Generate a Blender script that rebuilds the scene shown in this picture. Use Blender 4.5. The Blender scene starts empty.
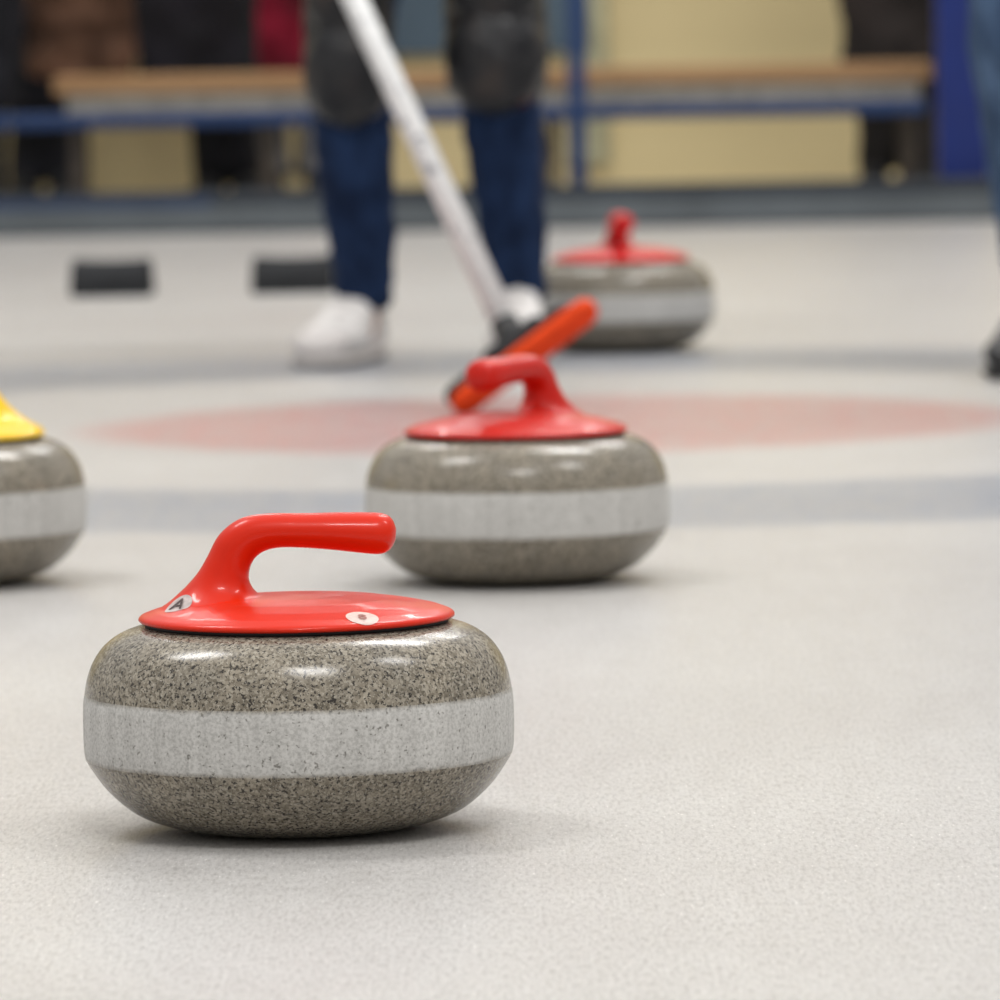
import bpy, bmesh, math, random
from mathutils import Vector, Matrix
from mathutils.bvhtree import BVHTree
random.seed(4)
scene = bpy.context.scene
COL = scene.collection
scene.view_settings.view_transform = 'Standard'
scene.view_settings.look = 'None'
V = Vector

# ------------------------------------------------------------------ helpers
def srgb(r, g, b):
    def f(c):
        c /= 255.0
        return c/12.92 if c <= 0.04045 else ((c+0.055)/1.055)**2.4
    return (f(r), f(g), f(b), 1.0)

def N(nt, typ, **kw):
    n = nt.nodes.new(typ)
    for k, v in kw.items():
        if k in n.inputs.keys():
            n.inputs[k].default_value = v
        else:
            setattr(n, k, v)
    return n

def new_mat(name):
    m = bpy.data.materials.new(name)
    m.use_nodes = True
    nt = m.node_tree
    b = nt.nodes['Principled BSDF']
    return m, nt, b

def ramp(nt, fac, stops, interp='LINEAR'):
    r = nt.nodes.new('ShaderNodeValToRGB')
    r.color_ramp.interpolation = interp
    e = r.color_ramp.elements
    e[0].position, e[0].color = stops[0]
    e[1].position, e[1].color = stops[-1]
    for p, c in stops[1:-1]:
        x = e.new(p); x.color = c
    nt.links.new(fac, r.inputs[0])
    return r

def mixc(nt, fac, a, b, blend='MIX'):
    m = nt.nodes.new('ShaderNodeMix'); m.data_type = 'RGBA'; m.blend_type = blend
    for s, v in ((0, fac), (6, a), (7, b)):
        if hasattr(v, 'is_linked') or hasattr(v, 'links'):
            nt.links.new(v, m.inputs[s])
        else:
            m.inputs[s].default_value = v
    return m.outputs[2]

def math_n(nt, op, a, b=None, c=None):
    m = nt.nodes.new('ShaderNodeMath'); m.operation = op
    for i, v in enumerate((a, b, c)):
        if v is None: continue
        if hasattr(v, 'links'): nt.links.new(v, m.inputs[i])
        else: m.inputs[i].default_value = v
    return m.outputs[0]

def simple(name, col, rough=0.6, noise=0.12, scale=30.0, bump=0.0, spec=0.4, coat=0.0, metal=0.0):
    m, nt, b = new_mat(name)
    tc = N(nt, 'ShaderNodeTexCoord')
    n = N(nt, 'ShaderNodeTexNoise', Scale=scale, Detail=4.0)
    nt.links.new(tc.outputs['Object'], n.inputs['Vector'])
    d = tuple(c*(1-noise*2) for c in col[:3])+(1,)
    l = tuple(min(1, c*(1+noise*2)) for c in col[:3])+(1,)
    r = ramp(nt, n.outputs['Fac'], [(0.3, d), (0.7, l)])
    nt.links.new(r.outputs[0], b.inputs['Base Color'])
    b.inputs['Roughness'].default_value = rough
    b.inputs['Specular IOR Level'].default_value = spec
    b.inputs['Coat Weight'].default_value = coat
    b.inputs['Coat Roughness'].default_value = 0.07
    b.inputs['Metallic'].default_value = metal
    if bump:
        bp = N(nt, 'ShaderNodeBump', Strength=bump, Distance=0.01)
        nt.links.new(n.outputs['Fac'], bp.inputs['Height'])
        nt.links.new(bp.outputs[0], b.inputs['Normal'])
    return m

def link(o):
    COL.objects.link(o); return o

def empty(name, loc, label, cat, group=None):
    o = bpy.data.objects.new(name, None)
    o.empty_display_size = 0.1
    o.location = loc
    link(o)
    o['label'] = label; o['category'] = cat
    if group: o['group'] = group
    return o

def mesh_obj(name, me, mat=None, parent=None, smooth=True):
    o = bpy.data.objects.new(name, me)
    link(o)
    if mat: 
        me.materials.clear(); me.materials.append(mat)
    if smooth:
        for p in me.polygons: p.use_smooth = True
    if parent: o.parent = parent
    return o

def bake(o):
    bpy.context.view_layer.update()
    dg = bpy.context.evaluated_depsgraph_get()
    me = bpy.data.meshes.new_from_object(o.evaluated_get(dg))
    o.modifiers.clear()
    o.data = me
    for p in me.polygons: p.use_smooth = True
    return o

def align(p0, p1):
    d = V(p1)-V(p0)
    q = d.to_track_quat('Z', 'Y')
    return Matrix.Translation((V(p0)+V(p1))/2) @ q.to_matrix().to_4x4(), d.length

def add_cone(bm, p0, r0, p1, r1, seg=20):
    M, L = align(p0, p1)
    if L < 1e-6: return
    bmesh.ops.create_cone(bm, cap_ends=True, segments=seg, radius1=r0, radius2=r1, depth=L, matrix=M)

def add_ball(bm, c, r, rot=None, seg=20):
    if not hasattr(r, '__len__'): r = (r, r, r)
    M = Matrix.Translation(V(c))
    if rot is not None: M = M @ rot.to_4x4()
    M = M @ Matrix.Diagonal((r[0], r[1], r[2], 1))
    bmesh.ops.create_uvsphere(bm, u_segments=seg, v_segments=seg//2+2, radius=1.0, matrix=M)

def add_chain(bm, pts, ends=(True, True)):
    for i in range(len(pts)-1):
        add_cone(bm, pts[i][0], pts[i][1], pts[i+1][0], pts[i+1][1])
    for i, (p, r) in enumerate(pts):
        if i == 0 and not ends[0]: continue
        if i == len(pts)-1 and not ends[1]: continue
        add_ball(bm, p, r)

def add_box(bm, c, s, rot=None):
    M = Matrix.Translation(V(c))
    if rot is not None: M = M @ rot.to_4x4()
    M = M @ Matrix.Diagonal((s[0], s[1], s[2], 1))
    bmesh.ops.create_cube(bm, size=1.0, matrix=M)

def to_parent(o, p):
    o.parent = p; o.matrix_parent_inverse = p.matrix_basis.inverted()

def fused(name, bm, voxel, mat, parent, smooth_it=6, wrinkle=0.0, wsize=0.06):
    me = bpy.data.meshes.new(name)
    bm.to_mesh(me); bm.free()
    o = mesh_obj(name, me, mat)
    r = o.modifiers.new('r', 'REMESH'); r.mode = 'VOXEL'; r.voxel_size = voxel; r.use_smooth_shade = True
    s = o.modifiers.new('s', 'SMOOTH'); s.factor = 0.5; s.iterations = smooth_it
    if wrinkle:
        t = bpy.data.textures.new(name+'_folds', 'CLOUDS'); t.noise_scale = wsize; t.noise_depth = 2
        d = o.modifiers.new('d', 'DISPLACE'); d.texture = t; d.strength = wrinkle; d.mid_level = 0.5
        d.texture_coords = 'LOCAL'
    bake(o)
    o.data.materials.clear(); o.data.materials.append(mat)
    if parent: to_parent(o, parent)
    return o

def bevel_box(name, c, s, mat, parent=None, bev=0.004, rot=None):
    bm = bmesh.new()
    add_box(bm, (0, 0, 0), s)
    bmesh.ops.bevel(bm, geom=bm.edges[:], offset=min(bev, min(s)*0.45), segments=3, affect='EDGES', profile=0.6)
    me = bpy.data.meshes.new(name); bm.to_mesh(me); bm.free()
    o = mesh_obj(name, me, mat, smooth=False)
    o.location = c
    if rot is not None: o.rotation_euler = rot
    if parent: to_parent(o, parent)
    return o

def catmull(pts, n):
    out = []
    P = [pts[0]] + list(pts) + [pts[-1]]
    for i in range(1, len(P)-2):
        for k in range(n):
            t = k/n
            o = []
            for a, b, c, d in zip(P[i-1], P[i], P[i+1], P[i+2]):
                o.append(0.5*((2*b)+(-a+c)*t+(2*a-5*b+4*c-d)*t*t+(-a+3*b-3*c+d)*t**3))
            out.append(tuple(o))
    out.append(tuple(pts[-1]))
    return out

def lathe(name, prof, seg, mat):
    verts, faces = [], []
    rings = []
    for r, z in prof:
        if r < 1e-6:
            rings.append([len(verts)]); verts.append((0, 0, z))
        else:
            s = len(verts)
            for k in range(seg):
                a = 2*math.pi*k/seg
                verts.append((r*math.cos(a), r*math.sin(a), z))
            rings.append(list(range(s, s+seg)))
    for A, B in zip(rings[:-1], rings[1:]):
        for k in range(seg):
            k2 = (k+1) % seg
            if len(A) == 1 and len(B) > 1: faces.append((A[0], B[k2], B[k]))
            elif len(B) == 1 and len(A) > 1: faces.append((A[k], A[k2], B[0]))
            elif len(A) > 1: faces.append((A[k], A[k2], B[k2], B[k]))
    me = bpy.data.meshes.new(name); me.from_pydata(verts, [], faces); me.update()
    if mat: me.materials.append(mat)
    for p in me.polygons: p.use_smooth = True
    return me

# ------------------------------------------------------------------ materials
def granite_mat(name, band):
    m, nt, b = new_mat(name)
    tc = N(nt, 'ShaderNodeTexCoord')
    oi = N(nt, 'ShaderNodeObjectInfo')
    add = N(nt, 'ShaderNodeVectorMath', operation='ADD')
    nt.links.new(tc.outputs['Object'], add.inputs[0])
    nt.links.new(oi.outputs['Location'], add.inputs[1])
    vec = add.outputs[0]
    n1 = N(nt, 'ShaderNodeTexNoise', Scale=420.0, Detail=3.0, Roughness=0.65)
    n2 = N(nt, 'ShaderNodeTexNoise', Scale=720.0, Detail=2.0)
    n3 = N(nt, 'ShaderNodeTexNoise', Scale=35.0, Detail=3.0)
    n4 = N(nt, 'ShaderNodeTexNoise', Scale=300.0, Detail=2.0)
    vo = N(nt, 'ShaderNodeTexVoronoi', Scale=460.0)
    for n in (n1, n2, n3, n4, vo): nt.links.new(vec, n.inputs['Vector'])
    cell = ramp(nt, vo.outputs['Color'], [(0.15, srgb(112, 105, 92)), (0.5, srgb(139, 131, 117)), (0.85, srgb(166, 159, 145))])
    dark = ramp(nt, n1.outputs['Fac'], [(0.41, (1, 1, 1, 1)), (0.45, (0, 0, 0, 1))])
    c = mixc(nt, dark.outputs[0], cell.outputs[0], srgb(56, 52, 48))
    lite = ramp(nt, n2.outputs['Fac'], [(0.61, (0, 0, 0, 1)), (0.66, (0.65, 0.65, 0.65, 1))])
    c = mixc(nt, lite.outputs[0], c, srgb(194, 188, 176))
    tone = ramp(nt, n3.outputs['Fac'], [(0.3, (0.88, 0.88, 0.88, 1)), (0.7, (1.08, 1.06, 1.03, 1))])
    c = mixc(nt, 1.0, c, tone.outputs[0], 'MULTIPLY')
    if band:
        stretch = N(nt, 'ShaderNodeMapping'); stretch.inputs['Scale'].default_value = (110, 110, 4)
        nt.links.new(tc.outputs['Object'], stretch.inputs['Vector'])
        ns = N(nt, 'ShaderNodeTexNoise', Scale=1.0, Detail=4.0)
        nt.links.new(stretch.outputs[0], ns.inputs['Vector'])
        pale = ramp(nt, ns.outputs['Fac'], [(0.3, srgb(194, 192, 188)), (0.7, srgb(210, 208, 204))])
        pits = ramp(nt, n4.outputs['Fac'], [(0.29, (0.42, 0.41, 0.39, 1)), (0.36, (1, 1, 1, 1))])
        mott = ramp(nt, n1.outputs['Fac'], [(0.35, (0.70, 0.70, 0.69, 1)), (0.58, (1.0, 1.0, 1.0, 1))])
        p = mixc(nt, 1.0, pale.outputs[0], pits.outputs[0], 'MULTIPLY')
        p = mixc(nt, 1.0, p, mott.outputs[0], 'MULTIPLY')
        sep = N(nt, 'ShaderNodeSeparateXYZ'); nt.links.new(tc.outputs['Object'], sep.inputs[0])
        ne = N(nt, 'ShaderNodeTexNoise', Scale=60.0, Detail=6.0)
        nt.links.new(vec, ne.inputs['Vector'])
        dz = math_n(nt, 'ABSOLUTE', math_n(nt, 'SUBTRACT', sep.outputs['Z'], 0.0725))
        dz = math_n(nt, 'ADD', dz, math_n(nt, 'MULTIPLY', math_n(nt, 'SUBTRACT', ne.outputs['Fac'], 0.5), 0.004))
        edge = ramp(nt, dz, [(0.0223, (1, 1, 1, 1)), (0.0228, (0, 0, 0, 1))])
        c = mixc(nt, edge.outputs[0], c, p)
        nt.links.new(math_n(nt, 'MULTIPLY_ADD', edge.outputs[0], 0.32, 0.2), b.inputs['Roughness'])
        bp = N(nt, 'ShaderNodeBump', Strength=0.2, Distance=0.001)
        nt.links.new(n1.outputs['Fac'], bp.inputs['Height'])
        nt.links.new(bp.outputs[0], b.inputs['Normal'])
    else:
        b.inputs['Roughness'].default_value = 0.22
        bp = N(nt, 'ShaderNodeBump', Strength=0.08, Distance=0.001)
        nt.links.new(n1.outputs['Fac'], bp.inputs['Height'])
        nt.links.new(bp.outputs[0], b.inputs['Normal'])
    b.inputs['Specular IOR Level'].default_value = 0.45
    nt.links.new(c, b.inputs['Base Color'])
    return m

M_GRAN = granite_mat('granite_polished', False)
M_BAND = granite_mat('granite_striking_band', True)
M_RED = simple('red_handle_plastic', srgb(216, 38, 4), 0.38, 0.03, 12, 0, 0.2, 0.25)
M_RED2 = simple('deep_red_handle_plastic', srgb(194, 27, 12), 0.38, 0.03, 12, 0, 0.2, 0.25)
M_RED3 = simple('crimson_handle_plastic', srgb(210, 27, 28), 0.38, 0.03, 12, 0, 0.2, 0.25)
M_YEL = simple('yellow_handle_plastic', srgb(242, 196, 8), 0.38, 0.03, 12, 0, 0.2, 0.25)
M_BLK = simple('black_rubber', srgb(28, 28, 30), 0.6)
M_WHITE = simple('silver_sticker', srgb(190, 176, 172), 0.5, 0.12, 220)
M_PINK = simple('worn_sticker', srgb(218, 194, 184), 0.5, 0.06, 300)
M_INK = simple('dark_ink', srgb(60, 35, 32), 0.5)
M_INK2 = simple('faded_ink', srgb(168, 110, 98), 0.5)

# ice
def ice_mat():
    m, nt, b = new_mat('pebbled_ice')
    g = N(nt, 'ShaderNodeNewGeometry')
    pos = g.outputs['Position']
    sep = N(nt, 'ShaderNodeSeparateXYZ'); nt.links.new(pos, sep.inputs[0])
    flat = N(nt, 'ShaderNodeCombineXYZ')
    nt.links.new(sep.outputs['X'], flat.inputs['X']); nt.links.new(sep.outputs['Y'], flat.inputs['Y'])
    d = N(nt, 'ShaderNodeVectorMath', operation='DISTANCE')
    d.inputs[1].default_value = (0.075, 9.2, 0)
    nt.links.new(flat.outputs[0], d.inputs[0])
    # grain and sparkle painted into the colour, stretched to look even from low down
    mp = N(nt, 'ShaderNodeMapping'); mp.inputs['Scale'].default_value = (1.0, 0.16, 1.0)
    nt.links.new(pos, mp.inputs['Vector'])
    lane = mp.outputs[0]
    nz = N(nt, 'ShaderNodeTexNoise', Scale=9.0, Detail=4.0); nt.links.new(pos, nz.inputs['Vector'])
    dist = math_n(nt, 'ADD', d.outputs['Value'], math_n(nt, 'MULTIPLY', math_n(nt, 'SUBTRACT', nz.outputs['Fac'], 0.5), 0.12))
    dist = math_n(nt, 'DIVIDE', dist, 4.0)
    big = N(nt, 'ShaderNodeTexNoise', Scale=1.6, Detail=5.0); nt.links.new(pos, big.inputs['Vector'])
    fine = N(nt, 'ShaderNodeTexNoise', Scale=330.0, Detail=3.0, Roughness=0.75); nt.links.new(lane, fine.inputs['Vector'])
    spark = N(nt, 'ShaderNodeTexNoise', Scale=480.0, Detail=1.0); nt.links.new(lane, spark.inputs['Vector'])
    mid = N(nt, 'ShaderNodeTexNoise', Scale=34.0, Detail=6.0, Roughness=0.65); nt.links.new(lane, mid.inputs['Vector'])
    ice = ramp(nt, big.outputs['Fac'], [(0.3, srgb(187, 184, 181)), (0.7, srgb(197, 195, 192))])
    W = (0, 0, 0, 1)
    red = ramp(nt, dist, [(0.141, (1, 1, 1, 1)), (0.164, W)])
    blue = ramp(nt, dist, [(0.293, W), (0.317, (1, 1, 1, 1)), (0.446, (1, 1, 1, 1)), (0.470, W)])
    patch = ramp(nt, mid.outputs['Fac'], [(0.3, (0.38, 0.38, 0.38, 1)), (0.7, (0.78, 0.78, 0.78, 1))])
    c = mixc(nt, math_n(nt, 'MULTIPLY', red.outputs[0], patch.outputs[0]), ice.outputs[0], srgb(184, 120, 116))
    c = mixc(nt, math_n(nt, 'MULTIPLY', blue.outputs[0], patch.outputs[0]), c, srgb(127, 135, 149))
    t1 = ramp(nt, mid.outputs['Fac'], [(0.3, (0.93, 0.925, 0.92, 1)), (0.7, (1.03, 1.03, 1.03, 1))])
    c = mixc(nt, 1.0, c, t1.outputs[0], 'MULTIPLY')
    t2 = ramp(nt, fine.outputs['Fac'], [(0.32, (0.68, 0.67, 0.66, 1)), (0.52, (1.0, 1.0, 1.0, 1)), (0.70, (1.12, 1.12, 1.12, 1))])
    c = mixc(nt, 1.0, c, t2.outputs[0], 'MULTIPLY')
    t3 = ramp(nt, spark.outputs['Fac'], [(0.68, (1.0, 1.0, 1.0, 1)), (0.74, (1.45, 1.45, 1.46, 1))])
    c = mixc(nt, 1.0, c, t3.outputs[0], 'MULTIPLY')
    nt.links.new(c, b.inputs['Base Color'])
    b.inputs['Roughness'].default_value = 0.32
    b.inputs['Specular IOR Level'].default_value = 0.35
    b.inputs['Subsurface Weight'].default_value = 0.85
    b.inputs['Subsurface Radius'].default_value = (1.0, 1.0, 1.0)
    b.inputs['Subsurface Scale'].default_value = 0.07
    bp = N(nt, 'ShaderNodeBump', Strength=0.35, Distance=0.002)
    nt.links.new(fine.outputs['Fac'], bp.inputs['Height']); nt.links.new(bp.outputs[0], b.inputs['Normal'])
    return m
M_ICE = ice_mat()

# ------------------------------------------------------------------ setting
bm = bmesh.new()
add_box(bm, (0, 10, -.05), (18, 28, .1))
me = bpy.data.meshes.new('floor'); bm.to_mesh(me); bm.free()
fl = mesh_obj('floor', me, M_ICE, smooth=False)
fl['kind'] = 'structure'; fl['label'] = 'pebbled curling ice with faded red and blue rings'; fl['category'] = 'floor'

M_WALL = simple('cream_wall_paint', srgb(220, 202, 154), 0.8, 0.02, 2)
wl = bevel_box('wall_back', (0, 18.8, 1.75), (16, 0.12, 3.5), M_WALL)
wl['kind'] = 'structure'; wl['label'] = 'cream painted wall behind the barrier'; wl['category'] = 'wall'
M_TRIM = simple('grey_blue_paint', srgb(84, 102, 116), 0.7, 0.05, 4)
tr = bevel_box('trim_1', (-0.02, 18.72, 1.25), (0.56, 0.04, 1.7), M_TRIM)
tr['kind'] = 'structure'; tr['label'] = 'grey-blue panel on the cream wall'; tr['category'] = 'wall panel'
tr2 = bevel_box('trim_2', (0.25, 18.72, 1.25), (0.12, 0.03, 2.3), simple('pale_green_trim', srgb(176, 172, 140), 0.7))
tr2['kind'] = 'structure'; tr2['label'] = 'pale greenish upright trim'; tr2['category'] = 'wall trim'

# low perimeter kerb
M_KERB = simple('grey_kerb', srgb(92, 98, 102), 0.7, 0.08, 5)
M_KERBD = simple('dark_kerb_cap', srgb(54, 59, 66), 0.7, 0.08, 5)
M_BLUE = simple('blue_steel_paint', srgb(26, 54, 98), 0.45, 0.05, 8)
M_BLUE2 = simple('bright_blue_paint', srgb(8, 36, 108), 0.5, 0.05, 8)
k = empty('rink_kerb', (0, 16.75, 0), 'low grey bumper kerb along the ice edge with dark cap', 'kerb')
bevel_box('foam_bumper', (0, 16.75, 0.032), (14, 0.10, 0.064), M_KERB, k, 0.01)
bevel_box('kerb_cap', (0, 16.77, 0.082), (14, 0.09, 0.036), M_KERBD, k, 0.008)
bs = bevel_box('blue_strip', (-2.2, 16.715, 0.068), (3.05, 0.02, 0.036), simple('dull_blue_plastic', srgb(36, 54, 84), .6), k, 0.005)
bs['label'] = 'blue plastic strip on the kerb'

# barrier
br = empty('barrier_railing', (0, 16.87, 0.0), 'blue painted steel barrier railing behind the kerb', 'railing')
bevel_box('lower_rail', (-0.95, 16.87, 0.272), (3.98, 0.035, 0.036), M_BLUE, br, 0.008)
bevel_box('top_rail', (-0.95, 16.87, 1.10), (3.98, 0.045, 0.045), M_BLUE, br, 0.01)
for x in (-2.85, -1.5, 0.203):
    bevel_box('railing_post', (x, 16.87, 0.55), (0.042, 0.042, 1.1), M_BLUE, br, 0.006)
pt = empty('blue_gate_post', (1.13, 16.90, 0.0), 'thick deep blue square post at the railing end', 'post')
bevel_box('post_shaft', (1.13, 16.90, 0.57), (0.122, 0.10, 1.14), M_BLUE2, pt, 0.008)
bevel_box('post_cap', (1.13, 16.90, 1.155), (0.135, 0.112, 0.03), M_BLUE2, pt, 0.01)

# bench
def wood_mat():
    m, nt, b = new_mat('bench_wood')
    tc = N(nt, 'ShaderNodeTexCoord'); mp = N(nt, 'ShaderNodeMapping'); mp.inputs['Scale'].default_value = (1.5, 30, 30)
    nt.links.new(tc.outputs['Object'], mp.inputs['Vector'])
    n = N(nt, 'ShaderNodeTexNoise', Scale=1.5, Detail=5.0); nt.links.new(mp.outputs[0], n.inputs['Vector'])
    r = ramp(nt, n.outputs['Fac'], [(0.3, srgb(154, 116, 76)), (0.7, srgb(184, 146, 104))])
    nt.links.new(r.outputs[0], b.inputs['Base Color']); b.inputs['Roughness'].default_value = 0.6
    return m
M_WOOD = wood_mat()
M_APR = simple('grey_bench_apron', srgb(142, 138, 130), 0.6)
M_BLEG = simple('dark_bench_leg', srgb(70, 62, 54), 0.6)
bn = empty('bench', (0, 17.4, 0), 'long low wooden bench with pale grey apron', 'bench')
bevel_box('seat', (0.0, 17.4, 0.352), (2.16, 0.34, 0.042), M_WOOD, bn, 0.006)
bevel_box('apron', (0.0, 17.25, 0.304), (2.10, 0.02, 0.052), M_APR, bn, 0.004)
for x in (-1.03, -0.56, 0.145, 1.03):
    bevel_box('leg', (x, 17.35, 0.139), (0.035, 0.035, 0.278), M_BLEG, bn, 0.004)
    bevel_box('leg', (x, 17.53, 0.165), (0.035, 0.035, 0.330), M_BLEG, bn, 0.004)

# ------------------------------------------------------------------ curling stone
low = [(0.0, .006), (.055, .006), (.062, .0015), (.067, .0), (.075, .001), (.095, .0055), (.114, .0135), (.131, .028), (.1415, .0420), (.1462, .0500)]
up = [(.1462, .0950), (.1443, .1050), (.1402, .1160), (.1325, .1270), (.1210, .1352), (.107, .1397), (.09, .141), (.0, .141)]
bandp = [(.1462, .0500), (.1472, .0560), (.1476, .0650), (.1477, .0725), (.1476, .0800), (.1472, .0890), (.1462, .0950)]
def body_profile():
    p = catmull(low, 6)
    p += catmull([(.1455, .052), (.1455, .093)], 2)[1:-1]
    p += catmull(up, 6)
    return p
ME_BODY = lathe('granite_body', body_profile(), 160, M_GRAN)
ME_BAND = lathe('striking_band', catmull(bandp, 4), 160, M_BAND)
ME_RING = lathe('plate_ring', [(0, .1405), (.1035, .1405), (.1045, .1425), (.1035, .1445), (0, .1445)], 96, M_BLK)  # black ring filling the dark gap under the handle plate

def build_handle(mat, dome=0.0, wide=1.0, fat=1.0):
    bm = bmesh.new()
    pl = [(0, .1430), (.1060, .1430), (.1082, .1438), (.1086, .1458), (.1062, .1478), (.098, .1508), (.083, .1540), (.062, .1572), (.035, .1594), (0, .1602)]
    pl = [(r, z+dome*max(0, 1-(r/.108)**2)*(1 if i > 2 else 0)) for i, (r, z) in enumerate(pl)]
    me = lathe('tmp', pl, 96, None)
    bm.from_mesh(me)
    # neck and grip : centre x, z, tangent angle, half width in plane, half depth
    sec = [(-.0500, .1440, 90, .0530, .0560),
           (-.0515, .1500, 90, .0455*wide, .0455*wide),
           (-.0530, .1560, 90, .0350*wide, .0325*wide),
           (-.0538, .1620, 90, .0270*wide, .0240*wide),
           (-.0525, .1680, 89, .0215*wide, .0192*wide),
           (-.0495, .1750, 85, .0175*wide, .0166*wide),
           (-.0452, .1845, 77, .0152*fat, .0152*fat),
           (-.0392, .1945, 58, .0148*fat, .0148*fat),
           (-.0290, .2015, 26, .0136*fat, .0146*fat),
           (-.0140, .2042, 6, .0120*fat, .0148*fat),
           (.0050, .2040, -1, .0119*fat, .0152*fat),
           (.0280, .2030, -3, .0130*fat, .0158*fat),
           (.0480, .2016, -5, .0141*fat, .0160*fat),
           (.0590, .2008, -5, .0140*fat, .0150*fat),
           (.0655, .2003, -5, .0108*fat, .0116*fat),
           (.0690, .2000, -5, .0040, .0045)]
    sec = catmull(sec, 5)
    seg = 36
    rings = []
    for cx, cz, a, w, dpt in sec:
        a = math.radians(a); nx, nz = -math.sin(a), math.cos(a)
        ring = []
        for kk in range(seg):
            t = 2*math.pi*kk/seg
            u, v = math.cos(t)*w, math.sin(t)*dpt
            ring.append(bm.verts.new((cx+nx*u, v, cz+nz*u)))
        rings.append(ring)
    for A, B in zip(rings[:-1], rings[1:]):
        for kk in range(seg):
            bm.faces.new((A[kk], A[(kk+1) % seg], B[(kk+1) % seg], B[kk]))
    bm.faces.new(rings[0][::-1]); bm.faces.new(rings[-1])
    bmesh.ops.recalc_face_normals(bm, faces=bm.faces[:])
    o = fused('handle_src', bm, 0.0012, mat, None, 3)
    me = o.data
    bpy.data.objects.remove(o)
    return me
ME_HAND = build_handle(M_RED)
ME_HAND2 = build_handle(M_RED2, .004, 1.2, 1.13)
bvh = BVHTree.FromPolygons([v.co.copy() for v in ME_HAND.vertices], [tuple(p.vertices) for p in ME_HAND.polygons])

def project(pts2, target, outdir, updir, off):
    z = V(outdir).normalized()
    x = V(updir).cross(z).normalized(); y = z.cross(x)
    res = []
    for u, v in pts2:
        o = V(target)+x*u+y*v+z*0.06
        loc, nor, _, _ = bvh.ray_cast(o, -z, 0.15)
        res.append((loc+z*off) if loc else V(target)+x*u+y*v)
    return res

def disc_mesh(name, rad, tgt, out, upd, mat):
    pts, faces = [(0, 0)], []
    R, S = 8, 40
    for i in range(1, R+1):
        for kk in range(S):
            a = 2*math.pi*kk/S
            pts.append((rad*i/R*math.cos(a), rad*i/R*math.sin(a)))
    for kk in range(S): faces.append((0, 1+kk, 1+(kk+1) % S))
    for i in range(R-1):
        b0 = 1+i*S
        for kk in range(S):
            faces.append((b0+kk, b0+S+kk, b0+S+(kk+1) % S, b0+(kk+1) % S))
    co = project(pts, tgt, out, upd, 0.0004)
    me = bpy.data.meshes.new(name); me.from_pydata([tuple(c) for c in co], [], faces); me.update()
    me.materials.append(mat)
    return me

def text_mesh(name, body, size, tgt, out, upd, mat):
    cu = bpy.data.curves.new(name, 'FONT'); cu.body = body; cu.size = size
    cu.align_x = 'CENTER'; cu.align_y = 'CENTER'; cu.offset = 0.0003
    o = bpy.data.objects.new(name, cu); link(o)
    bpy.context.view_layer.update()
    me = bpy.data.meshes.new_from_object(o.evaluated_get(bpy.context.evaluated_depsgraph_get()))
    bpy.data.objects.remove(o)
    co = project([(v.co.x, v.co.y) for v in me.vertices], tgt, out, upd, 0.0009)
    for v, c in zip(me.vertices, co): v.co = c
    me.update(); me.materials.clear(); me.materials.append(mat)
    return me

A_T, A_O = (-.0795, -.022, .156), (-.40, -.76, .55)
B_T, B_O = (.0465, -.085, .151), (.10, -.75, .9)
ME_SA = disc_mesh('sticker', .0100, A_T, A_O, (0, 0, 1), M_WHITE)
ME_TA = text_mesh('sticker_letter', 'A', .0160, A_T, A_O, (0, 0, 1), M_INK)
ME_SB = disc_mesh('sticker', .0112, B_T, B_O, (0, 0, 1), M_PINK)
ME_TB = text_mesh('sticker_number', '8', .012, B_T, B_O, (0, 0, 1), M_INK2)

def stone(loc, rot, mat, label, stickers):
    e = empty('curling_stone', loc, label, 'curling stone', 'curling stones on the ice')
    e.rotation_euler = (0, 0, math.radians(rot))
    def part(n, me, par=e):
        o = bpy.data.objects.new(n, me); link(o); o.parent = par; return o
    part('granite_body', ME_BODY); part('striking_band', ME_BAND); part('plate_ring', ME_RING)
    hm = ME_HAND
    if mat is not M_RED:
        hm = ME_HAND2.copy(); hm.materials.clear(); hm.materials.append(mat)
    h = part('handle', hm)
    if stickers:
        part('sticker', ME_SA, h); part('sticker_letter', ME_TA, h)
        part('sticker', ME_SB, h); part('sticker_number', ME_TB, h)
    return e
stone((-.1406, 4.775, 0), 0, M_RED, 'grey-brown granite curling stone, bright red handle with round stickers', True)
stone((.0164, 6.755, 0), 236, M_RED2, 'granite curling stone with red handle in front of the broom head', False)
stone((.196, 11.0, 0), 274, M_RED3, "granite curling stone with red handle beside the sweeper's leg", False)
stone((-.553, 6.845, 0), 180, M_YEL, 'granite curling stone with yellow handle', False)

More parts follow.
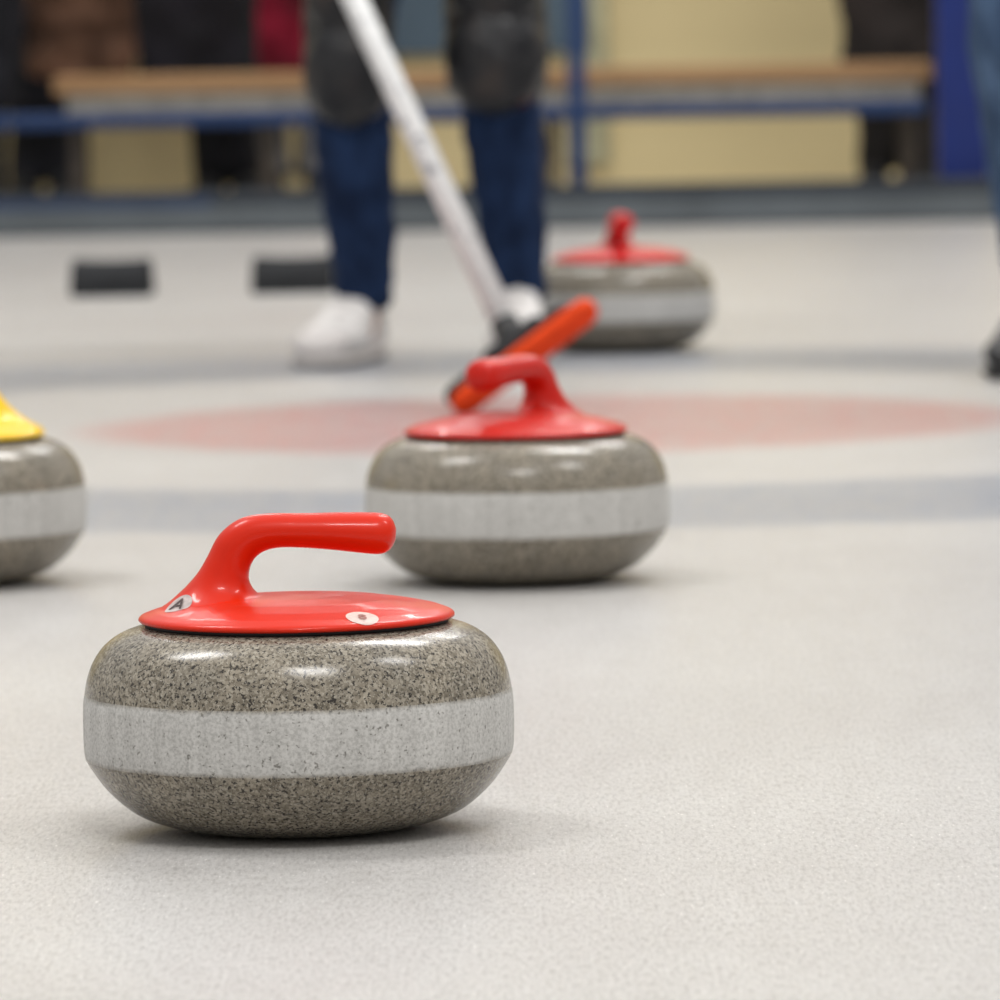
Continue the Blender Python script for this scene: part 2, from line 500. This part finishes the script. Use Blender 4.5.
# ------------------------------------------------------------------ hacks
M_HACK = simple('dark_grey_rubber', srgb(50, 51, 53), 0.85, 0.08, 40, 0, 0.2)
def hack(x, lab):
    e = empty('curling_hack', (x, 13.35, 0), lab, 'curling hack', 'foot hacks in the ice')
    bm = bmesh.new()
    prof = [(-.03, .002), (-.03, .020), (-.026, .042), (-.018, .058), (.0, .068), (.02, .071), (.045, .066), (.055, .002)]
    n = 9
    rows = []
    for i in range(n):
        u = -1+2*i/(n-1)
        row = []
        for y, z in prof:
            zz = z*(1-0.06*(1-u*u)) if z > .03 else z
            yy = y+0.016*(1-u*u)
            row.append(bm.verts.new((u*.080*(1-.05*(z/.07)), yy, zz)))
        rows.append(row)
    for a, b2 in zip(rows[:-1], rows[1:]):
        for j in range(len(prof)):
            j2 = (j+1) % len(prof)
            bm.faces.new((a[j], a[j2], b2[j2], b2[j]))
    bm.faces.new(rows[0]); bm.faces.new(rows[-1][::-1])
    bmesh.ops.recalc_face_normals(bm, faces=bm.faces[:])
    bmesh.ops.bevel(bm, geom=[ed for ed in bm.edges if ed.calc_face_angle(0) > 0.9], offset=.004, segments=3, affect='EDGES')
    me = bpy.data.meshes.new('rubber_block'); bm.to_mesh(me); bm.free()
    mesh_obj('rubber_block', me, M_HACK, e, smooth=False)
    bevel_box('base_plate', (x, 13.37, .003), (.15, .13, .006), M_HACK, e, .002)
hack(-.733, 'dark grey rubber foot hack fixed in the ice')
hack(-.388, 'dark grey rubber foot hack fixed in the ice')

# ------------------------------------------------------------------ people
M_SKIN = simple('skin', srgb(214, 170, 146), 0.55, 0.04, 20)
M_EYE = simple('eye_white', srgb(235, 235, 235), 0.2, 0.01)
M_IRIS = simple('iris', srgb(60, 45, 35), 0.2)
M_LIP = simple('lip', srgb(176, 100, 92), 0.5)

def shoe(parent, heel, ang, upper_mat, sole_mat, lace_mat, panel_mat, L=.28):
    e_loc = V((heel[0], heel[1], 0))
    def loft(name, secs, mat):
        secs = catmull(secs, 4)
        bm = bmesh.new(); rings = []; S = 24
        for t, hw, z0, z1 in secs:
            ring = []
            for kk in range(S):
                a = 2*math.pi*kk/S
                ca, sa = math.cos(a), math.sin(a)
                x = hw*math.copysign(abs(ca)**.75, ca)
                z = (z0+z1)/2+(z1-z0)/2*math.copysign(abs(sa)**.75, sa)
                ring.append(bm.verts.new((x, -t*L, z)))
            rings.append(ring)
        for A, B in zip(rings[:-1], rings[1:]):
            for kk in range(S): bm.faces.new((A[kk], A[(kk+1) % S], B[(kk+1) % S], B[kk]))
        bm.faces.new(rings[0][::-1]); bm.faces.new(rings[-1])
        bmesh.ops.recalc_face_normals(bm, faces=bm.faces[:])
        me = bpy.data.meshes.new(name); bm.to_mesh(me); bm.free()
        return mesh_obj(name, me, mat)
    up_ = loft('shoe', [(0.0, .022, .018, .080), (.03, .031, .016, .098), (.12, .036, .016, .112), (.28, .037, .016, .114),
                        (.42, .040, .016, .098), (.58, .045, .016, .076), (.76, .048, .016, .060), (.90, .041, .016, .050), (.98, .024, .018, .040), (1.0, .010, .020, .032)], upper_mat)
    up_.location = e_loc; up_.rotation_euler = (0, 0, -ang)
    to_parent(up_, parent)
    so = loft('sole', [(-.02, .018, .0005, .024), (.02, .034, .0, .026), (.15, .038, .0, .026), (.4, .038, .0, .024), (.6, .048, .0, .023),
                       (.78, .051, .0, .023), (.92, .043, .001, .023), (1.01, .022, .003, .022), (1.025, .010, .005, .020)], sole_mat)
    so.parent = up_
    hc = loft('heel_counter', [(-.006, .018, .022, .062), (.02, .032, .022, .070), (.12, .0375, .022, .066), (.24, .0382, .022, .040), (.30, .037, .022, .026)], panel_mat)
    hc.parent = up_
    tcap = loft('toe_cap', [(.80, .0470, .020, .0590), (.84, .0465, .020, .0580), (.91, .0415, .020, .0515), (.985, .0245, .021, .0415), (1.006, .0105, .022, .0330)], panel_mat)
    tcap.parent = up_
    bm = bmesh.new()
    for i in range(5):
        t = .34+i*.07; z = .108-.0095*i+.001
        add_chain(bm, [((-.024, -t*L, z-.008), .0036), ((0, -t*L-.004, z), .0036), ((.024, -t*L, z-.008), .0036)])
    me = bpy.data.meshes.new('laces'); bm.to_mesh(me); bm.free()
    la = mesh_obj('laces', me, lace_mat); la.parent = up_
    return up_

def lerp(a, b, t): return V(a)*(1-t)+V(b)*t

def relaxed_hand(bm, wrist, d, side):
    d = V(d).normalized(); inward = V((-side, 0, 0)); fwd = V((0, -1, 0))
    rot = Matrix((inward, fwd, -d)).transposed()
    add_ball(bm, V(wrist)+d*.045, (.016, .040, .052), rot)
    add_cone(bm, wrist, .026, V(wrist)+d*.04, .026)
    for i, ln in enumerate((.070, .078, .073, .058)):
        b0 = V(wrist)+d*.085+fwd*(.028-.019*i)
        b1 = b0+d*ln*.45+inward*.006; b2 = b1+d*ln*.3+inward*.014; b3 = b2+d*ln*.22+inward*.016
        add_chain(bm, [(b0, .0095), (b1, .009), (b2, .0085), (b3, .007)])
    t0 = V(wrist)+d*.03+fwd*.03
    add_chain(bm, [(t0, .013), (t0+d*.03+fwd*.018+inward*.01, .011), (t0+d*.06+fwd*.022+inward*.018, .0088)])

def grip_hand(bm, wrist, p, axis, back):
    a = V(axis).normalized(); bk = (V(back)-a*V(back).dot(a)).normalized(); sd = a.cross(bk)
    palm = V(p)+bk*.032
    rot = Matrix((sd, a, bk)).transposed()
    add_ball(bm, palm, (.030, .044, .017), rot)
    add_chain(bm, [(wrist, .027), (lerp(wrist, palm, .6), .025), (palm, .018)])
    for i in range(4):
        c = V(p)+a*(.032-.0215*i)
        pts = []
        for th in (-10, 35, 85, 140, 195, 235-8*i):
            r = .0265
            t = math.radians(th)
            pts.append((c+bk*math.cos(t)*r+sd*math.sin(t)*r, .0092 if th < 150 else .008))
        add_chain(bm, pts)
    c = V(p)+a*.045
    pts = []
    for th, ax in ((10, -.02), (-40, -.005), (-90, .006), (-130, .012)):
        t = math.radians(th)
        pts.append((c+a*ax+bk*math.cos(t)*.028+sd*math.sin(t)*.028, .0115 if th > -60 else .0095))
    add_chain(bm, pts)

def person(label, base, J, mats, voxel=.012, coat=None, hands=None, pads=False, shoes=None, radii=None, wr=.012, look=None, fold=.05):
    e = empty('person', base, label, 'person')
    R_ = dict(hip=.105, thigh=.086, knee=.064, calf=.058, ankle=.045)
    if radii: R_.update(radii)
    bm = bmesh.new()
    add_chain(bm, [(J['pelvis'], .10), (J['spine'], .095), (J['chest'], .105), (J['neck'], .055)])
    hd = V(J['head']); lk = V(look or (0, -1, -.15)).normalized()
    sx = lk.cross(V((0, 0, 1))).normalized(); hz = sx.cross(lk)
    rot = Matrix((sx, -lk, hz)).transposed()
    H = lambda x, y, z: hd + rot @ V((x, y, z))
    add_chain(bm, [(J['neck'], .055), (H(0, .02, -.08), .052)])
    add_ball(bm, H(0, .01, .02), (.074, .094, .098), rot)
    add_ball(bm, H(0, -.025, -.045), (.056, .062, .068), rot)
    add_ball(bm, H(0, -.075, -.085), (.022, .018, .018), rot)
    add_cone(bm, H(0, -.080, .02), .008, H(0, -.100, -.022), .014)
    add_ball(bm, H(0, -.100, -.022), (.015, .012, .011), rot)
    for s in (-1, 1): add_ball(bm, H(s*.076, .012, -.005), (.010, .018, .031), rot)
    for s in ('L', 'R'):
        add_chain(bm, [(J['chest'], .08), (J['sh'+s], .050), (J['el'+s], .036), (J['wr'+s], .026)])
        add_chain(bm, [(J['pelvis'], .09), (J['hip'+s], .075), (J['knee'+s], .040), (lerp(J['knee'+s], J['ank'+s], .3), .036), (J['ank'+s], .026)])
        a = V(J['ank'+s]); toe = shoes[s][1]
        td = V((-math.sin(toe), -math.cos(toe), 0))
        add_chain(bm, [(a, .026), (V((a.x, a.y, .05))+td*.03, .026), (V((a.x, a.y, .04))+td*.13, .018)])
        if hands: grip_hand(bm, J['wr'+s], *hands[s])
        else: relaxed_hand(bm, J['wr'+s], V(J['wr'+s])-V(J['el'+s]), 1 if s == 'L' else -1)
    fused('body', bm, .007 if hands is None else .0045, mats['skin'], e, 3)
    def bit(n, c, r, mat):
        b2 = bmesh.new(); add_ball(b2, c, r, rot, 16)
        m_ = bpy.data.meshes.new(n); b2.to_mesh(m_); b2.free()
        o = mesh_obj(n, m_, mat); to_parent(o, e); return o
    for s in (-1, 1):
        bit('eye', H(s*.031, -.073, .012), (.014, .012, .009), M_EYE)
        bit('iris', H(s*.031, -.083, .012), (.006, .004, .006), M_IRIS)
    bit('mouth', H(0, -.083, -.055), (.024, .008, .007), M_LIP)
    bm = bmesh.new()
    add_ball(bm, H(0, .026, .040), (.084, .092, .092), rot)
    add_ball(bm, H(0, .055, -.02), (.075, .062, .085), rot)
    fused('hair', bm, .008, mats['hair'], e, 3, .012, .02)
    bm = bmesh.new()
    add_ball(bm, J['pelvis'], (.155, .12, .11))
    add_chain(bm, [(J['hipL'], R_['hip']), (J['hipR'], R_['hip'])])
    for s in ('L', 'R'):
        hem = V(J['ank'+s]); hem = V((hem.x, hem.y, max(.085, hem.z-.02)))
        add_chain(bm, [(J['pelvis'], .11), (J['hip'+s], R_['hip']), (lerp(J['hip'+s], J['knee'+s], .5), R_['thigh']), (J['knee'+s], R_['knee']),
                       (lerp(J['knee'+s], J['ank'+s], .35), R_['calf']), (lerp(J['knee'+s], J['ank'+s], .75), R_['calf']*.86), (hem, R_['ankle'])], (True, False))
    fused('trousers', bm, voxel, mats['legs'], e, 5, wr, fold)
    bm = bmesh.new()
    px = V((.05, 0, 0))
    add_chain(bm, [(V(J['pelvis'])-px, .115), (V(J['spine'])-px, .112), (V(J['chest'])-px, .118)])
    add_chain(bm, [(V(J['pelvis'])+px, .115), (V(J['spine'])+px, .112), (V(J['chest'])+px, .118)])
    add_chain(bm, [(J['chest'], .12), (J['neck'], .068)], (True, False))
    for s in ('L', 'R'):
        add_chain(bm, [(J['chest'], .115), (J['sh'+s], .072), (J['el'+s], .056), (lerp(J['el'+s], J['wr'+s], .92), .042)], (True, False))
    if coat:
        c = V(J['pelvis'])
        b0 = V((c.x, c.y, coat[0]))
        for dx in (-.5, 0, .5):
            add_cone(bm, b0+V((dx*coat[1], 0, 0)), coat[1]*.62, c+V((dx*.12, 0, .02)), .13)
    fused('jacket', bm, voxel, mats['top'], e, 5, .04 if coat else .016, .09)
    if pads:
        for s, hw in (('L', .081), ('R', .069)):
            kx = V(J['knee'+s])
            bm = bmesh.new()
            add_cone(bm, kx+V((0, .02, -.078)), hw*.80, kx+V((0, 0, .0)), hw*1.0)
            add_cone(bm, kx+V((0, 0, .0)), hw, kx+V((0, .03, .14)), hw*.96)
            add_ball(bm, kx+V((0, -.035, -.012)), (hw*1.0, .066, .090))
            add_ball(bm, kx+V((0, -.038, .090)), (hw*.92, .056, .058))
            fused('knee_pad', bm, .005, mats['pad'], e, 4, .008, .03)
            for dz, yo in ((-.055, .014), (.125, .026)):
                bm = bmesh.new()
                c = kx+V((0, yo, dz))
                add_cone(bm, c-V((0, 0, .010)), hw*.93, c+V((0, 0, .010)), hw*.98, 48)
                fused('knee_pad_strap', bm, .005, M_BLK, e, 2)
    for s in ('L', 'R'):
        shoe(e, shoes[s][0], shoes[s][1], *mats['shoe'])
    return e

# sweeper ------------------------------------------------------------
def denim(name, a, b_):
    m, nt, b = new_mat(name)
    g = N(nt, 'ShaderNodeNewGeometry')
    mp = N(nt, 'ShaderNodeMapping'); mp.inputs['Scale'].default_value = (26, 26, 11)
    nt.links.new(g.outputs['Position'], mp.inputs['Vector'])
    n = N(nt, 'ShaderNodeTexNoise', Scale=1.0, Detail=5.0, Roughness=0.6); nt.links.new(mp.outputs[0], n.inputs['Vector'])
    r = ramp(nt, n.outputs['Fac'], [(0.35, srgb(*a)), (0.68, srgb(*b_))])
    nt.links.new(r.outputs[0], b.inputs['Base Color']); b.inputs['Roughness'].default_value = 0.85
    b.inputs['Specular IOR Level'].default_value = 0.2
    return m
M_JEAN = denim('dark_blue_denim', (15, 30, 56), (32, 52, 86))
M_JEAN2 = denim('mid_blue_denim', (44, 62, 88), (84, 108, 138))
def pad_mat():
    m, nt, b = new_mat('charcoal_knee_pad')
    g = N(nt, 'ShaderNodeNewGeometry')
    n = N(nt, 'ShaderNodeTexNoise', Scale=18.0, Detail=4.0); nt.links.new(g.outputs['Position'], n.inputs['Vector'])
    r = ramp(nt, n.outputs['Fac'], [(0.38, srgb(20, 20, 24)), (0.55, srgb(34, 34, 36)), (0.74, srgb(60, 52, 48))])
    nt.links.new(r.outputs[0], b.inputs['Base Color']); b.inputs['Roughness'].default_value = 0.42
    b.inputs['Specular IOR Level'].default_value = 0.4
    return m
M_PAD = pad_mat()
M_DARKTOP = simple('black_jacket_cloth', srgb(34, 36, 44), 0.85)
M_HAIR = simple('brown_hair', srgb(70, 48, 32), 0.6, 0.2, 80)
M_WSHOE = simple('white_leather', srgb(226, 222, 219), 0.5, 0.10, 22, 0.2)
M_WSOLE = simple('white_rubber_sole', srgb(186, 180, 176), 0.6, 0.05)
M_WPAN = simple('pale_grey_leather', srgb(202, 196, 193), 0.5, 0.05)
M_KSHOE = simple('black_leather', srgb(26, 26, 28), 0.5, 0.05)

P0 = V((.0176, 9.50, .101)); HD = V((-.341, .571, .747)).normalized()
hU = P0+HD*1.12; hL = P0+HD*.93
sw = dict(pelvis=(-.10, 10.98, .92), spine=(-.12, 10.86, 1.08), chest=(-.14, 10.66, 1.22), neck=(-.15, 10.50, 1.33), head=(-.16, 10.40, 1.47),
          hipL=(-.01, 10.98, .90), hipR=(-.19, 10.96, .90), kneeL=(.006, 10.74, .480), kneeR=(-.220, 10.70, .465),
          ankL=(.034, 10.83, .10), ankR=(-.203, 10.80, .10),
          shL=(.02, 10.50, 1.24), shR=(-.33, 10.60, 1.26),
          elL=(-.03, 10.27, 1.03), elR=(-.44, 10.44, 1.02), wrL=tuple(hL+V((.055, .055, .045))), wrR=tuple(hU+V((-.03, .075, .02))))
person('person in dark jeans, charcoal knee pads and white trainers sweeping', (-.09, 10.85, 0), sw,
       dict(skin=M_SKIN, hair=M_HAIR, legs=M_JEAN, top=M_DARKTOP, pad=M_PAD, shoe=(M_WSHOE, M_WSOLE, M_WSHOE, M_WPAN)),
       voxel=.007, hands=dict(L=(hL, HD, (.6, .55, .3)), R=(hU, HD, (-.4, .8, .1))), pads=True,
       shoes=dict(L=((.034, 10.875), .02), R=((-.198, 10.86), math.radians(17))),
       radii=dict(hip=.10, thigh=.086, knee=.062, calf=.061, ankle=.042), wr=.014, look=(0, -.75, -.5), fold=.035)

# broom --------------------------------------------------------------
def shaft_mat():
    m, nt, b = new_mat('white_broom_shaft')
    tc = N(nt, 'ShaderNodeTexCoord'); mp = N(nt, 'ShaderNodeMapping'); mp.inputs['Scale'].default_value = (60, 60, 50)
    nt.links.new(tc.outputs['Object'], mp.inputs['Vector'])
    n = N(nt, 'ShaderNodeTexNoise', Scale=1.0, Detail=3.0); nt.links.new(mp.outputs[0], n.inputs['Vector'])
    r = ramp(nt, n.outputs['Fac'], [(0.34, srgb(150, 153, 158)), (0.42, srgb(224, 225, 224))])
    nt.links.new(r.outputs[0], b.inputs['Base Color']); b.inputs['Roughness'].default_value = 0.35
    return m
br_e = empty('curling_broom', tuple(P0), 'white curling broom with orange pad and black head', 'broom')
def tube(name, p0, p1, r0, r1, mat, par, seg=40):
    M, L = align(p0, p1)
    bm = bmesh.new(); bmesh.ops.create_cone(bm, cap_ends=True, segments=seg, radius1=r0, radius2=r1, depth=L)
    bmesh.ops.bevel(bm, geom=[e_ for e_ in bm.edges if e_.calc_face_angle(0) > 1], offset=min(r0, r1)*.25, segments=3, affect='EDGES')
    me = bpy.data.meshes.new(name); bm.to_mesh(me); bm.free()
    o = mesh_obj(name, me, mat); o.matrix_world = M; to_parent(o, par); return o
tube('shaft', P0+HD*.02, P0+HD*1.24, .0178, .0172, shaft_mat(), br_e)
tube('end_cap', P0+HD*1.225, P0+HD*1.26, .019, .018, M_BLK, br_e)
tube('shaft_collar', P0-HD*.005, P0+HD*.028, .021, .0190, M_BLK, br_e)
Lx = V((.193, 0, .14)).normalized()
T = (HD-Lx*HD.dot(Lx)).normalized(); Wd = T.cross(Lx).normalized()
R3 = Matrix((Lx, Wd, T)).transposed()
pc = V((.032, 9.40, .083))   # centre of head
def pad_obj(name, s, off, mat, bev, lx=0.0):
    a, b2 = s[0]/2, s[1]/2; r = b2*.9
    out = []
    for cx, cy, a0 in ((a-r, b2-r, 0), (-(a-r), b2-r, 90), (-(a-r), -(b2-r), 180), (a-r, -(b2-r), 270)):
        for i in range(9):
            t = math.radians(a0+i*90/8); out.append((cx, cy, r*math.cos(t), r*math.sin(t)))
    bm = bmesh.new(); rings = []
    h = s[2]/2
    for ins, z in ((bev, -h), (bev*.3, -h+bev*.3), (0, -h+bev), (0, h-bev), (bev*.3, h-bev*.3), (bev, h)):
        k_ = (r-ins)/r
        rings.append([bm.verts.new((cx+dx*k_, cy+dy*k_, z)) for cx, cy, dx, dy in out])
    n = len(out)
    for A, B in zip(rings[:-1], rings[1:]):
        for i in range(n): bm.faces.new((A[i], A[(i+1) % n], B[(i+1) % n], B[i]))
    bm.faces.new(rings[0][::-1]); bm.faces.new(rings[-1])
    bmesh.ops.recalc_face_normals(bm, faces=bm.faces[:])
    me = bpy.data.meshes.new(name); bm.to_mesh(me); bm.free()
    o = mesh_obj(name, me, mat, smooth=False)
    for p in me.polygons:
        if len(p.vertices) == 4: p.use_smooth = True
    o.matrix_world = Matrix.Translation(pc+T*off+Lx*lx) @ R3.to_4x4(); to_parent(o, br_e); return o
M_ORANGE = simple('orange_pad_fabric', srgb(230, 76, 28), 0.7, 0.06, 60, 0, 0.2)
pad_obj('pad', (.238, .052, .018), -.009, M_ORANGE, .007)
pad_obj('pad_holder', (.212, .052, .014), .006, M_BLK, .005, -.014)
pad_obj('swivel_bracket', (.100, .036, .018), .020, M_BLK, .006, .0)
tube('swivel_joint', pc+T*.016, P0+HD*.01, .017, .018, M_BLK, br_e)

# standing figures ---------------------------------------------------
def standing(x, y, gap=.085, lean=0.0):
    return dict(pelvis=(x, y, .95), spine=(x, y, 1.12), chest=(x, y, 1.30), neck=(x, y, 1.47), head=(x, y-.02, 1.60),
                hipL=(x+.085, y, .92), hipR=(x-.085, y, .92), kneeL=(x+gap+lean*.8, y-.02, .50), kneeR=(x-gap+lean*.8, y-.02, .50),
                ankL=(x+gap+lean, y+.01, .10), ankR=(x-gap+lean, y+.01, .10),
                shL=(x+.165, y, 1.40), shR=(x-.165, y, 1.40), elL=(x+.19, y+.03, 1.12), elR=(x-.19, y+.03, 1.12),
                wrL=(x+.18, y-.06, .88), wrR=(x-.18, y-.06, .88))
def sh_(J, a=0.1):
    return dict(L=((J['ankL'][0], J['ankL'][1]+.05), -a), R=((J['ankR'][0], J['ankR'][1]+.05), a))
KS = (M_KSHOE, M_KSHOE, M_KSHOE, M_KSHOE)
J = standing(.90, 10.16)
J['kneeR'] = (.775, 10.10, .48); J['ankR'] = (.805, 10.20, .10); J['hipR'] = (.815, 10.16, .92)
J['kneeL'] = (1.02, 10.12, .49); J['ankL'] = (1.03, 10.20, .10)
person('person in blue jeans and black shoes standing on the ice', (.9, 10.16, 0), J,
       dict(skin=M_SKIN, hair=M_HAIR, legs=M_JEAN2, top=M_DARKTOP, shoe=KS),
       voxel=.009, shoes=dict(L=((1.03, 10.25), -.1), R=((.80, 10.25), math.radians(14))),
       radii=dict(hip=.105, thigh=.104, knee=.092, calf=.078, ankle=.048))

def cloth(n, c, v=.35): return simple(n, srgb(*c), 0.9, v, 7)
bgs = [(-1.09, 18.36, (118, 86, 68), (30, 30, 36), (.36, .14), 'person in a tan coat and dark trousers behind the bench', .045, -.09),
       (-.755, 17.84, (22, 20, 27), (20, 20, 25), (.33, .13), 'person in a black coat and black trousers behind the bench', .04, .075),
       (-.565, 18.40, (132, 18, 44), (140, 138, 138), (.35, .13), 'person in a crimson coat and grey trousers', .06, .04),
       (1.035, 17.95, (44, 38, 36), (40, 36, 34), (.28, .115), 'person in a dark brown coat behind the bench', .055, 0),
       (-1.36, 17.84, (24, 24, 30), (26, 28, 34), (.28, .15), 'person in dark clothing standing by the bench end', .07, 0)]
for x, y, c1, c2, coat, lab, gap, lean in bgs:
    J = standing(x, y, gap, lean)
    person(lab, (x, y, 0), J, dict(skin=M_SKIN, hair=M_HAIR, legs=cloth('trouser_cloth', c2), top=cloth('coat_cloth', c1), shoe=KS),
           voxel=.012, coat=coat, shoes=sh_(J), radii=dict(thigh=.078, knee=.060, calf=.056, ankle=.050))

# ------------------------------------------------------------------ light
w = bpy.data.worlds.new('hall'); scene.world = w; w.use_nodes = True
nt = w.node_tree; bg = nt.nodes['Background']
tc = N(nt, 'ShaderNodeTexCoord'); sp = N(nt, 'ShaderNodeSeparateXYZ'); nt.links.new(tc.outputs['Generated'], sp.inputs[0])
rp = ramp(nt, sp.outputs['Z'], [(0.0, (0.34, 0.335, 0.32, 1)), (0.25, (0.57, 0.565, 0.555, 1)), (1.0, (0.86, 0.865, 0.875, 1))])
nt.links.new(rp.outputs[0], bg.inputs['Color']); bg.inputs['Strength'].default_value = 0.83

def area(x, y, z, sx, sy, power, col=(1, .985, .965)):
    L = bpy.data.lights.new('ceiling_or_fill_lamp', 'AREA'); L.shape = 'RECTANGLE'; L.size = sx; L.size_y = sy
    L.energy = power; L.color = col
    o = bpy.data.objects.new('ceiling_or_fill_lamp', L); o.location = (x, y, z); link(o)
for x, y, pw in ((.5, 2.0, 130), (3.2, 4.8, 72), (-2.6, 6.5, 108), (1.4, 9.0, 125), (-1.2, 13.0, 86), (2.0, 13.2, 86)):
    area(x, y, 4.8, 1.6, .6, pw)
area(-0.3, 17.3, 4.2, 4.0, .5, 55)  # added fill over the bench to brighten the wall behind it

# ------------------------------------------------------------------ camera
cam = bpy.data.cameras.new('camera'); co = bpy.data.objects.new('camera', cam); link(co)
cam.sensor_width = 36; cam.lens = 252
co.matrix_world = Matrix.Translation((0, 0, .571)) @ Matrix.Rotation(math.radians(90-4.175), 4, 'X') @ Matrix.Rotation(math.radians(-1.0), 4, 'Z')
cam.clip_end = 200
cam.dof.use_dof = True; cam.dof.focus_distance = 4.70; cam.dof.aperture_fstop = 12
scene.camera = co
